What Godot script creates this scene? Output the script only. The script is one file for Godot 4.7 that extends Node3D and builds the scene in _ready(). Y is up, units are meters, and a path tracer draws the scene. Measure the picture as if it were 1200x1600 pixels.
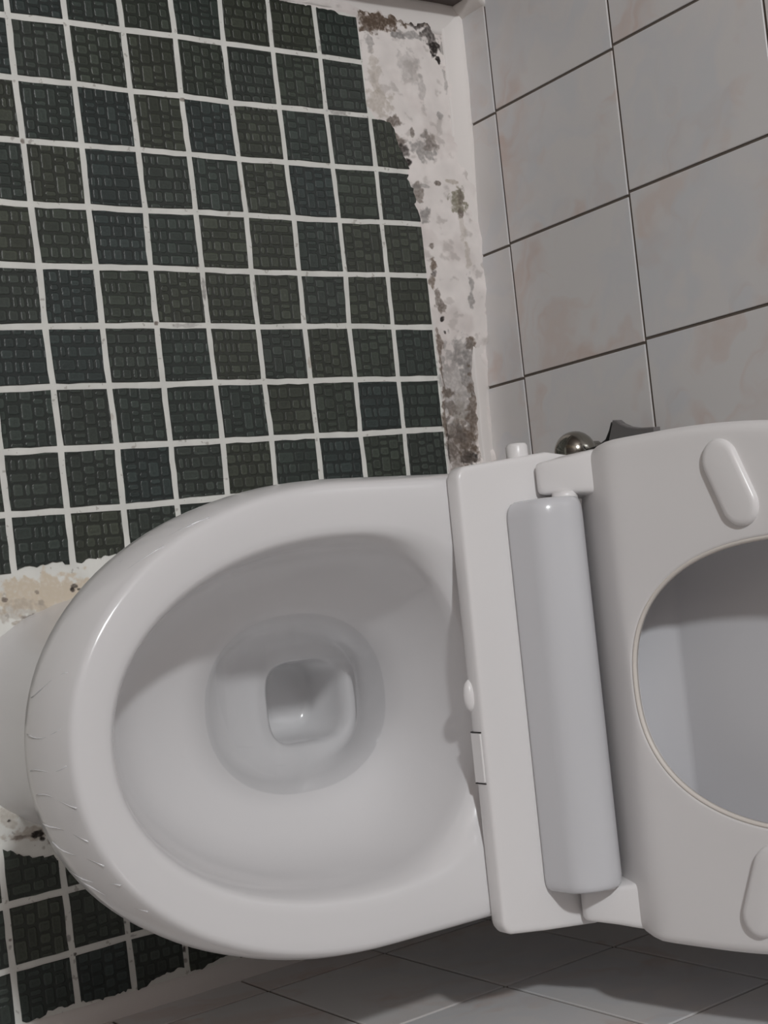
extends Node3D
# A small washroom seen from above: a white toilet with its seat raised, green mosaic floor, pale wall tiles.
# Units are metres; x to the right of the toilet, -z towards the wall behind it.

const WALL_R := 0.3025
const WALL_L := -0.785
const LAMP_COL := Color(0.980, 0.992, 1.0)
const LAMP_ENERGY := 20.0
var M := {}
var rng := RandomNumberGenerator.new()
var noise := FastNoiseLite.new()
var fine := FastNoiseLite.new()
var taken := {}

func _ready():
	rng.seed = 4711
	noise.seed = 11
	noise.noise_type = FastNoiseLite.TYPE_SIMPLEX_SMOOTH
	noise.frequency = 1.0
	fine.seed = 5
	fine.noise_type = FastNoiseLite.TYPE_SIMPLEX_SMOOTH
	fine.frequency = 1.0
	fine.fractal_type = FastNoiseLite.FRACTAL_FBM
	fine.fractal_octaves = 4
	# ---- camera, held sideways: the picture's left is down in the room
	var cam := Camera3D.new()
	cam.name = "camera"
	cam.transform = Transform3D(Basis(Vector3(0.1236, 0.5718, -0.8110), Vector3(-0.9915, 0.1037, -0.0780), Vector3(0.0395, 0.8138, 0.5798)).orthonormalized(), Vector3(-0.1037, 1.2936, 0.5350))
	cam.fov = 40.79
	cam.near = 0.02
	add_child(cam)
	cam.current = true
	# ---- environment
	var we := WorldEnvironment.new()
	we.name = "environment"
	var env := Environment.new()
	env.background_mode = Environment.BG_COLOR
	env.background_color = Color(0, 0, 0)
	env.ambient_light_source = Environment.AMBIENT_SOURCE_DISABLED
	env.tonemap_mode = Environment.TONE_MAPPER_LINEAR
	env.tonemap_exposure = 0.18
	env.sdfgi_enabled = true
	env.ssao_enabled = true
	env.ssil_enabled = true
	we.environment = env
	add_child(we)
	materials()
	lamp(Vector3(-1.46, 2.93, 0.78))
	room()
	floor_tiles()
	wall_tiles()
	toilet()
	water()
	supply_valve()

# ------------------------------------------------------------------ helpers
func numbered(n: String) -> String:
	if not taken.has(n):
		taken[n] = 0
		return n
	taken[n] += 1
	return "%s_%03d" % [n, taken[n]]

func tag(o, label: String, category: String, group := ""):
	o.set_meta("label", label)
	o.set_meta("category", category)
	if group != "":
		o.set_meta("group", group)
	return o

func thing(called: String, label: String, category: String, at := Vector3.ZERO, turn := 0.0):
	var o := Node3D.new()
	o.name = numbered(called)
	add_child(o)
	o.position = at
	o.rotation.y = turn
	return tag(o, label, category)

func obj(called: String, mesh: Mesh, m: Material, parent = self) -> MeshInstance3D:
	var o := MeshInstance3D.new()
	o.name = called
	o.mesh = mesh
	if m:
		o.material_override = m
	o.cast_shadow = GeometryInstance3D.SHADOW_CASTING_SETTING_ON
	parent.add_child(o, true)
	return o

func structure(o):
	o.set_meta("kind", "structure")
	return o

# triangles -> mesh with smooth normals, turned so that the outside is the front
func solid(tris: PackedVector3Array, smooth := true, uvs := PackedVector2Array()) -> ArrayMesh:
	var vol := 0.0
	for i in range(0, tris.size(), 3):
		vol += tris[i].dot(tris[i + 1].cross(tris[i + 2]))
	var st := SurfaceTool.new()
	st.begin(Mesh.PRIMITIVE_TRIANGLES)
	st.set_smooth_group(0 if smooth else -1)
	for i in range(0, tris.size(), 3):
		var order := [0, 2, 1] if vol > 0.0 else [0, 1, 2]
		for k in order:
			if uvs.size() > 0:
				st.set_uv(uvs[i + k])
			st.add_vertex(tris[i + k])
	st.generate_normals()
	if uvs.size() > 0:
		st.generate_tangents()
	return st.commit()

# skin between closed rings of equal count
func loft_tris(rings: Array, cap_a := true, cap_b := true, around := false) -> PackedVector3Array:
	var t := PackedVector3Array()
	var n: int = rings[0].size()
	var m := rings.size()
	for i in (m if around else m - 1):
		var a: PackedVector3Array = rings[i]
		var b: PackedVector3Array = rings[(i + 1) % m]
		for k in n:
			var l := (k + 1) % n
			t.append_array([a[k], b[k], b[l], a[k], b[l], a[l]])
	if not around and cap_a:
		var c := mid(rings[0])
		for k in n:
			t.append_array([c, rings[0][k], rings[0][(k + 1) % n]])
	if not around and cap_b:
		var c2 := mid(rings[m - 1])
		for k in n:
			t.append_array([c2, rings[m - 1][(k + 1) % n], rings[m - 1][k]])
	return t

func mid(r: PackedVector3Array) -> Vector3:
	var c := Vector3.ZERO
	for p in r:
		c += p
	return c / r.size()

# egg outline at height y: front half reaches af, rear half ar, half-width b
func egg(y: float, cx: float, zc: float, b: float, af: float, ar: float, nf := 2.1, nr := 2.4, n := 112) -> PackedVector3Array:
	var r := PackedVector3Array()
	for k in n:
		var t := TAU * k / n
		var c := cos(t)
		var s := sin(t)
		var e := 2.0 / (nf if c >= 0.0 else nr)
		var x := cx + b * signf(s) * pow(absf(s), e)
		var z := zc + (af if c >= 0.0 else -ar) * pow(absf(c), e)
		r.append(Vector3(x, y, z))
	return r

func inset(poly: PackedVector2Array, d: float) -> PackedVector2Array:
	var n := poly.size()
	var area := 0.0
	for i in n:
		area += poly[i].cross(poly[(i + 1) % n])
	var sgn := 1.0 if area > 0.0 else -1.0
	var r := PackedVector2Array()
	for i in n:
		var e0 := (poly[i] - poly[(i + n - 1) % n]).normalized()
		var e1 := (poly[(i + 1) % n] - poly[i]).normalized()
		var n0 := Vector2(-e0.y, e0.x) * sgn
		var n1 := Vector2(-e1.y, e1.x) * sgn
		var nn := (n0 + n1)
		if nn.length() < 0.2:
			nn = n0
		nn = nn.normalized()
		r.append(poly[i] + nn * d / maxf(0.5, nn.dot(n0)))
	return r

func rounded(x0: float, x1: float, z0: float, z1: float, rad: float, seg := 5) -> PackedVector2Array:
	var r := PackedVector2Array()
	for c in [[x1 - rad, z1 - rad, 0.0], [x0 + rad, z1 - rad, 0.25], [x0 + rad, z0 + rad, 0.5], [x1 - rad, z0 + rad, 0.75]]:
		for k in seg + 1:
			var a: float = TAU * (c[2] + 0.25 * k / seg)
			r.append(Vector2(c[0] + rad * cos(a), c[1] + rad * sin(a)))
	return r

func flat_ring(poly: PackedVector2Array, y: float) -> PackedVector3Array:
	var r := PackedVector3Array()
	for p in poly:
		r.append(Vector3(p.x, y, p.y))
	return r

# plate with rounded upper and lower edges
func slab(poly: PackedVector2Array, y0: float, y1: float, bev: float) -> PackedVector3Array:
	var rings := [flat_ring(inset(poly, bev), y0), flat_ring(inset(poly, bev * 0.3), y0 + bev * 0.3), flat_ring(poly, y0 + bev)]
	rings.append(flat_ring(poly, y1 - bev))
	rings.append(flat_ring(inset(poly, bev * 0.12), y1 - bev * 0.5))
	rings.append(flat_ring(inset(poly, bev * 0.3), y1 - bev * 0.28))
	rings.append(flat_ring(inset(poly, bev * 0.6), y1 - bev * 0.08))
	rings.append(flat_ring(inset(poly, bev), y1))
	rings.append(flat_ring(inset(poly, bev * 1.6), y1))
	return loft_tris(rings)

func xform(t: PackedVector3Array, x: Transform3D) -> PackedVector3Array:
	var r := PackedVector3Array()
	for p in t:
		r.append(x * p)
	return r

func box_mesh(a: Vector3, b: Vector3, bev := 0.0) -> ArrayMesh:
	if bev > 0.0:
		return solid(slab(PackedVector2Array([Vector2(a.x, a.z), Vector2(b.x, a.z), Vector2(b.x, b.z), Vector2(a.x, b.z)]), a.y, b.y, bev), false)
	var p := PackedVector2Array([Vector2(a.x, a.z), Vector2(b.x, a.z), Vector2(b.x, b.z), Vector2(a.x, b.z)])
	return solid(loft_tris([flat_ring(p, a.y), flat_ring(p, b.y)]), false)

func tube(path: PackedVector3Array, rad: float, n := 14, flatten := 1.0) -> PackedVector3Array:
	var rings := []
	var side := Vector3.ZERO
	for i in path.size():
		var d := (path[mini(i + 1, path.size() - 1)] - path[maxi(i - 1, 0)]).normalized()
		if side == Vector3.ZERO:
			side = d.cross(Vector3.UP if absf(d.y) < 0.9 else Vector3.RIGHT).normalized()
		side = (side - d * side.dot(d)).normalized()
		var up := d.cross(side)
		var r := PackedVector3Array()
		for k in n:
			var a := TAU * k / n
			r.append(path[i] + (side * cos(a) + up * sin(a) * flatten) * rad)
		rings.append(r)
	return loft_tris(rings)

func lathe(profile: PackedVector2Array, n := 28) -> PackedVector3Array:
	var rings := []
	for p in profile:
		var r := PackedVector3Array()
		for k in n:
			r.append(Vector3(p.x * cos(TAU * k / n), p.y, p.x * sin(TAU * k / n)))
		rings.append(r)
	return loft_tris(rings)

func plain(c: Color, rough: float, metal := 0.0) -> StandardMaterial3D:
	var m := StandardMaterial3D.new()
	m.albedo_color = c
	m.roughness = rough
	m.metallic = metal
	return m

func img_tex(w: int, h: int, data: PackedByteArray) -> ImageTexture:
	return ImageTexture.create_from_image(Image.create_from_data(w, h, false, Image.FORMAT_RGB8, data))

# ------------------------------------------------------------------ materials
func materials():
	M.ceramic = plain(Color(0.898, 0.893, 0.895), 0.16)
	M.plastic = plain(Color(0.93, 0.922, 0.92), 0.30)
	M.plastic_grey = plain(Color(0.835, 0.837, 0.850), 0.20)
	M.cream = plain(Color(0.90, 0.875, 0.845), 0.45)
	M.film = plain(Color(0.97, 0.97, 0.98, 0.6), 0.2)
	M.film.transparency = BaseMaterial3D.TRANSPARENCY_ALPHA
	M.slit = plain(Color(0.16, 0.15, 0.15), 0.7)
	M.chrome = plain(Color(0.62, 0.61, 0.58), 0.16, 1.0)
	M.dark_metal = plain(Color(0.50, 0.49, 0.49), 0.35, 0.35)
	M.black = plain(Color(0.05, 0.05, 0.05), 0.5)
	M.plaster = plain(Color(0.50, 0.465, 0.45), 0.9)
	M.grout = plain(Color(0.80, 0.80, 0.77), 0.9)
	M.caulk = plain(Color(0.94, 0.92, 0.905), 0.55)
	M.wall_grout = plain(Color(0.40, 0.365, 0.335), 0.9)
	M.wood = plain(Color(0.30, 0.26, 0.24), 0.6)
	M.door = plain(Color(0.62, 0.56, 0.50), 0.6)
	M.grey_floor = plain(Color(0.55, 0.54, 0.52), 0.6)
	M.water = plain(Color(0.50, 0.57, 0.62, 0.05), 0.02)
	M.water.transparency = BaseMaterial3D.TRANSPARENCY_ALPHA
	cobble_materials()
	marble_materials()

# pressed relief of the green tiles: sixteen squares of small irregular blocks
func cobble_materials():
	var s := 1024
	var cell := 256
	var d := PackedByteArray()
	d.resize(s * s * 3)
	var hgt := Image.create(s, s, false, Image.FORMAT_RGB8)
	var hd := PackedByteArray()
	hd.resize(s * s * 3)
	var r := RandomNumberGenerator.new()
	r.seed = 77
	for v in 16:
		var bx := (v % 4) * cell
		var by := (v / 4) * cell
		# courses of unequal height, each broken into blocks of unequal length
		var y := -r.randf_range(0.0, 30.0)
		while y < cell:
			var ch := r.randf_range(42.0, 56.0)
			var x := -r.randf_range(0.0, 50.0)
			while x < cell:
				var cw: float = [30.0, 44.0, 48.0, 52.0, 76.0][r.randi() % 5] * r.randf_range(0.9, 1.1)
				var x0 := x + 3.5
				var x1 := x + cw - 3.5
				var y0 := y + 3.5 + r.randf_range(-2.0, 2.0)
				var y1 := y + ch - 3.5 + r.randf_range(-2.0, 2.0)
				var tone := r.randf_range(0.88, 1.12)
				for py in range(maxi(0, int(y0)), mini(cell, int(y1) + 1)):
					for qx in range(maxi(0, int(x0)), mini(cell, int(x1) + 1)):
						var hx := (x1 - x0) * 0.5
						var hy := (y1 - y0) * 0.5
						var cr := 11.0
						var ax := maxf(absf(qx - (x0 + x1) * 0.5) - hx + cr, 0.0)
						var ay := maxf(absf(py - (y0 + y1) * 0.5) - hy + cr, 0.0)
						var inside := cr - sqrt(ax * ax + ay * ay)
						inside = minf(inside, minf(hx - absf(qx - (x0 + x1) * 0.5), hy - absf(py - (y0 + y1) * 0.5))) if inside >= cr - 0.01 else inside
						inside += noise.get_noise_2d((bx + qx) * 0.06, (by + py) * 0.06) * 2.0
						if inside <= 0.0:
							continue
						var ridge := smoothstep(0.0, 5.0, inside)
						var well := smoothstep(9.0, 14.0, inside)
						var o := ((by + py) * s + bx + qx) * 3
						var g := tone * (0.70 + 0.30 * ridge) * (1.0 - 0.22 * well)
						d[o] = int(clampf(g * 182.0, 0, 255))
						d[o + 1] = d[o]
						d[o + 2] = d[o]
						hd[o] = int(clampf(255.0 * (0.75 * ridge - 0.25 * well), 0, 255))
						hd[o + 1] = hd[o]
						hd[o + 2] = hd[o]
				x += cw
			y += ch
	for i in s * s:
		if d[i * 3] == 0:
			var g2 := int(128.0 + 12.0 * noise.get_noise_2d((i % s) * 0.2, (i / s) * 0.2))
			d[i * 3] = g2
			d[i * 3 + 1] = g2
			d[i * 3 + 2] = g2
	hgt = Image.create_from_data(s, s, false, Image.FORMAT_RGB8, hd)
	hgt.bump_map_to_normal_map(5.0)
	var nt := ImageTexture.create_from_image(hgt)
	var at := img_tex(s, s, d)
	M.green = []
	for c in [Color(0.355, 0.395, 0.350), Color(0.325, 0.375, 0.348), Color(0.305, 0.358, 0.348), Color(0.345, 0.385, 0.355), Color(0.370, 0.398, 0.345)]:
		var m := plain(c, 0.42)
		m.albedo_texture = at
		m.normal_enabled = true
		m.normal_texture = nt
		m.normal_scale = 0.4
		M.green.append(m)
	M.green_edge = plain(Color(0.16, 0.175, 0.16), 0.5)

# wall tile glaze: pale grey with soft pinkish diagonal clouds
func marble_materials():
	var s := 768
	var d := PackedByteArray()
	d.resize(s * s * 3)
	for y in s:
		for x in s:
			var u := x / float(s) * 4.0
			var v := y / float(s) * 4.0
			var a := (u + v) * 0.7071
			var b := (u - v) * 0.7071
			var w := fine.get_noise_2d(u * 1.3 + 40.0, v * 1.3) * 0.8
			var pink := smoothstep(-0.05, 0.6, fine.get_noise_2d(a * 0.55 + w * 0.6, b * 1.9 + w + 9.0))
			var spot := smoothstep(0.1, 0.55, fine.get_noise_2d(a * 1.6 + 20.0, b * 3.2 + w * 1.5))
			var cool := smoothstep(-0.15, 0.6, fine.get_noise_2d(a * 0.5 + 70.0, b * 1.4 - w))
			var c := Color(0.890, 0.880, 0.876)
			c = c.lerp(Color(0.865, 0.815, 0.793), pink * 0.75)
			c = c.lerp(Color(0.850, 0.780, 0.750), pink * spot * 0.75)
			c = c.lerp(Color(0.845, 0.857, 0.875), cool * 0.55)
			var o := (y * s + x) * 3
			d[o] = int(c.r * 255.0)
			d[o + 1] = int(c.g * 255.0)
			d[o + 2] = int(c.b * 255.0)
	M.wall_tile = plain(Color(1, 1, 1), 0.26)
	M.wall_tile.albedo_texture = img_tex(s, s, d)

# ------------------------------------------------------------------ room
func lamp(at: Vector3):
	var t = thing("ceiling_lamp", "round white glass ceiling lamp in the room, out of view", "lamp", at)
	var glow := plain(Color(1, 1, 1), 0.5)
	glow.emission_enabled = true
	glow.emission = LAMP_COL
	glow.emission_energy_multiplier = 2.0
	var prof := PackedVector2Array()
	for k in 13:
		var a := PI * k / 12.0
		prof.append(Vector2(maxf(0.0005, 0.075 * sin(a)), -0.075 * cos(a)))
	obj("globe", solid(lathe(prof)), glow, t)
	obj("ceiling_mount", solid(lathe(PackedVector2Array([Vector2(0.03, 0.072), Vector2(0.06, 0.085), Vector2(0.065, 0.119), Vector2(0.03, 0.12)]))), M.plastic, t)
	var l := OmniLight3D.new()
	l.name = "light"
	l.light_color = LAMP_COL
	l.light_energy = LAMP_ENERGY
	l.light_size = 0.07
	l.omni_range = 8.0
	l.omni_attenuation = 2.0
	l.shadow_enabled = true
	t.add_child(l)

func room():
	# shell behind the tiles; thick walls, closed all round
	structure(obj("wall_back", box_mesh(Vector3(-2.5, -0.1, -0.80), Vector3(0.55, 3.2, -0.612)), M.plaster))
	structure(obj("wall_right", box_mesh(Vector3(WALL_R - 0.0008, -0.1, -0.8), Vector3(0.55, 3.2, 1.9)), M.wall_grout))
	structure(obj("wall_left", box_mesh(Vector3(-2.5, -0.1, -0.8), Vector3(-2.35, 3.2, 1.9)), M.plaster))
	structure(obj("wall_front", box_mesh(Vector3(-2.5, -0.1, 1.75), Vector3(0.55, 3.2, 1.9)), M.plaster))
	structure(obj("ceiling", box_mesh(Vector3(-2.5, 3.05, -0.8), Vector3(0.55, 3.2, 1.9)), M.plaster))
	# low dark kerb along the left of the tiled field
	structure(obj("trim_5", box_mesh(Vector3(-0.885, -0.05, -0.60), Vector3(WALL_L, 0.06, 1.7), 0.004), M.wood))
	var door = Node3D.new()
	door.name = "door_1"
	add_child(door)
	structure(door)
	obj("door_leaf", box_mesh(Vector3(-1.9, 0.01, 1.71), Vector3(-1.15, 2.0, 1.748), 0.004), M.door, door)
	obj("door_handle", solid(tube(PackedVector3Array([Vector3(-1.25, 1.0, 1.712), Vector3(-1.25, 1.0, 1.665), Vector3(-1.26, 1.0, 1.655), Vector3(-1.36, 1.0, 1.655)]), 0.009)), M.chrome, door)

# signed heights of the bare mortar along the back wall
func back_z(x: float) -> float:
	return -0.5795 + 0.0279 * (x + 0.308)

func pts(a: Array) -> PackedVector2Array:
	var r := PackedVector2Array()
	for i in range(0, a.size(), 2):
		r.append(Vector2(a[i], a[i + 1]))
	return r

# edge of the tiled field towards the back wall, and the ragged edges round the foot of the toilet
var EDGE := [-0.7742,-0.2999,-0.7624,-0.3323,-0.7631,-0.3585,-0.7606,-0.3847,-0.7596,-0.4116,-0.7581,-0.4353,-0.7321,-0.4388,-0.7119,-0.4395,-0.6775,-0.4390,-0.6495,-0.4385,-0.6348,-0.4484,-0.6332,-0.4652,-0.6219,-0.4711,-0.6087,-0.4729,-0.5950,-0.4784,-0.5828,-0.4842,-0.5735,-0.4867,-0.5638,-0.4813,-0.5515,-0.4871,-0.5392,-0.4910,-0.5327,-0.4880,-0.5212,-0.4930,-0.5094,-0.4941,-0.4818,-0.4937,-0.4505,-0.4946,-0.4308,-0.4954,-0.3917,-0.4951,-0.3760,-0.4965,-0.3447,-0.4955,-0.3135,-0.4964,-0.2824,-0.4934,-0.2575,-0.4933,-0.2203,-0.4913,-0.1894,-0.4903]
var FOOT_L := [-0.1250,0.1600,-0.1355,0.1100,-0.1388,0.0724,-0.1435,0.0578,-0.1466,0.0459,-0.1464,0.0316,-0.1484,0.0129,-0.1444,-0.0013,-0.1476,-0.0207,-0.1494,-0.0417,-0.1520,-0.0860]
var FOOT_R := [0.0900,0.1600,0.0973,0.1363,0.1157,0.0987,0.1243,0.0841,0.1301,0.0690,0.1315,0.0518,0.1380,0.0474,0.1376,0.0408,0.1423,0.0282,0.1500,0.0045,0.1520,-0.0540]
var EDGE_R := [0.2769,0.3000,0.2769,0.1565,0.2782,0.0959,0.2786,0.0802,0.2745,0.0734,0.2734,0.0605,0.2760,0.0576,0.2755,0.0379,0.2788,0.0151,0.2771,-0.0122,0.2814,-0.0206,0.2745,-0.0368,0.2724,-0.0526,0.2705,-0.0693,0.2779,-0.0777,0.2771,-0.0939,0.2734,-0.1092,0.2725,-0.1258,0.2683,-0.1401,0.2579,-0.1724]

func edge_z(x: float) -> float:
	for i in range(2, EDGE.size(), 2):
		if x <= EDGE[i] and EDGE[i] > EDGE[i - 2]:
			return lerpf(EDGE[i - 1], EDGE[i + 1], clampf((x - EDGE[i - 2]) / (EDGE[i] - EDGE[i - 2]), 0, 1))
	return -0.490

# roughen an outline: a broken, smeared edge
func ragged(p: PackedVector2Array, amp: float, step: float, sd: float) -> PackedVector2Array:
	var r := PackedVector2Array()
	for i in p.size() - 1:
		var n := maxi(1, int(p[i].distance_to(p[i + 1]) / step))
		for k in n:
			var q := p[i].lerp(p[i + 1], float(k) / n)
			r.append(q + Vector2(noise.get_noise_2d(q.x * 210.0 + sd, q.y * 210.0), noise.get_noise_2d(q.x * 210.0, q.y * 210.0 + 50.0 + sd)) * amp)
	r.append(p[p.size() - 1])
	return r

var GRID := [
	[-0.7669,0.2513,-0.7670,0.1886,-0.7671,0.1259,-0.7671,0.0632,-0.7672,0.0005,-0.7673,-0.0622,-0.7674,-0.1249,-0.7674,-0.1875,-0.7675,-0.2502,-0.7676,-0.3129,-0.7676,-0.3756,-0.7677,-0.4383,-0.7678,-0.5010],
	[-0.7015,0.2494,-0.7016,0.1870,-0.7017,0.1245,-0.7017,0.0621,-0.7010,-0.0008,-0.7022,-0.0626,-0.7026,-0.1268,-0.7034,-0.1884,-0.7027,-0.2482,-0.7029,-0.3115,-0.7031,-0.3761,-0.7022,-0.4376,-0.7022,-0.5001],
	[-0.6367,0.2477,-0.6368,0.1855,-0.6368,0.1233,-0.6369,0.0610,-0.6371,-0.0004,-0.6375,-0.0640,-0.6364,-0.1270,-0.6369,-0.1869,-0.6354,-0.2483,-0.6364,-0.3113,-0.6367,-0.3746,-0.6372,-0.4368,-0.6372,-0.4991],
	[-0.5725,0.2462,-0.5725,0.1842,-0.5725,0.1222,-0.5726,0.0601,-0.5726,-0.0017,-0.5726,-0.0642,-0.5730,-0.1277,-0.5727,-0.1879,-0.5720,-0.2494,-0.5723,-0.3111,-0.5723,-0.3748,-0.5732,-0.4366,-0.5728,-0.4979],
	[-0.5088,0.2447,-0.5088,0.1830,-0.5088,0.1212,-0.5089,0.0594,-0.5076,-0.0017,-0.5080,-0.0635,-0.5074,-0.1277,-0.5089,-0.1879,-0.5088,-0.2506,-0.5082,-0.3123,-0.5081,-0.3742,-0.5090,-0.4348,-0.5090,-0.4966],
	[-0.4457,0.2434,-0.4457,0.1819,-0.4457,0.1203,-0.4457,0.0588,-0.4447,-0.0031,-0.4454,-0.0644,-0.4459,-0.1259,-0.4457,-0.1868,-0.4449,-0.2483,-0.4446,-0.3106,-0.4448,-0.3737,-0.4457,-0.4336,-0.4457,-0.4952],
	[-0.3832,0.2423,-0.3832,0.1810,-0.3831,0.1196,-0.3831,0.0583,-0.3836,-0.0022,-0.3841,-0.0634,-0.3850,-0.1250,-0.3842,-0.1863,-0.3831,-0.2479,-0.3836,-0.3086,-0.3842,-0.3699,-0.3830,-0.4323,-0.3830,-0.4936],
	[-0.3212,0.2413,-0.3212,0.1802,-0.3211,0.1191,-0.3211,0.0580,-0.3225,-0.0031,-0.3221,-0.0635,-0.3217,-0.1248,-0.3224,-0.1865,-0.3218,-0.2474,-0.3215,-0.3081,-0.3219,-0.3694,-0.3208,-0.4308,-0.3208,-0.4919],
	[-0.2598,0.2404,-0.2598,0.1795,-0.2597,0.1186,-0.2597,0.0578,-0.2599,-0.0037,-0.2595,-0.0642,-0.2592,-0.1251,-0.2592,-0.1872,-0.2591,-0.2484,-0.2592,-0.3075,-0.2584,-0.3669,-0.2593,-0.4292,-0.2592,-0.4900],
	[-0.1990,0.2396,-0.1989,0.1790,-0.1989,0.1184,-0.1988,0.0577,-0.1979,-0.0031,-0.1973,-0.0635,-0.1976,-0.1241,-0.1985,-0.1848,-0.1985,-0.2455,-0.1984,-0.3061,-0.1984,-0.3668,-0.1983,-0.4274,-0.1982,-0.4880],
	[-0.1387,0.2390,-0.1386,0.1786,-0.1386,0.1182,-0.1385,0.0578,-0.1384,-0.0026,-0.1383,-0.0630,-0.1383,-0.1235,-0.1382,-0.1839,-0.1381,-0.2443,-0.1380,-0.3047,-0.1379,-0.3651,-0.1379,-0.4255,-0.1378,-0.4859],
	[-0.0790,0.2386,-0.0789,0.1784,-0.0788,0.1182,-0.0787,0.0580,-0.0787,-0.0022,-0.0786,-0.0624,-0.0785,-0.1226,-0.0784,-0.1827,-0.0783,-0.2429,-0.0782,-0.3031,-0.0781,-0.3633,-0.0780,-0.4235,-0.0779,-0.4837],
	[-0.0199,0.2382,-0.0198,0.1783,-0.0197,0.1183,-0.0196,0.0583,-0.0195,-0.0016,-0.0194,-0.0616,-0.0193,-0.1215,-0.0192,-0.1815,-0.0190,-0.2414,-0.0189,-0.3014,-0.0188,-0.3614,-0.0187,-0.4213,-0.0186,-0.4813]]

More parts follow.
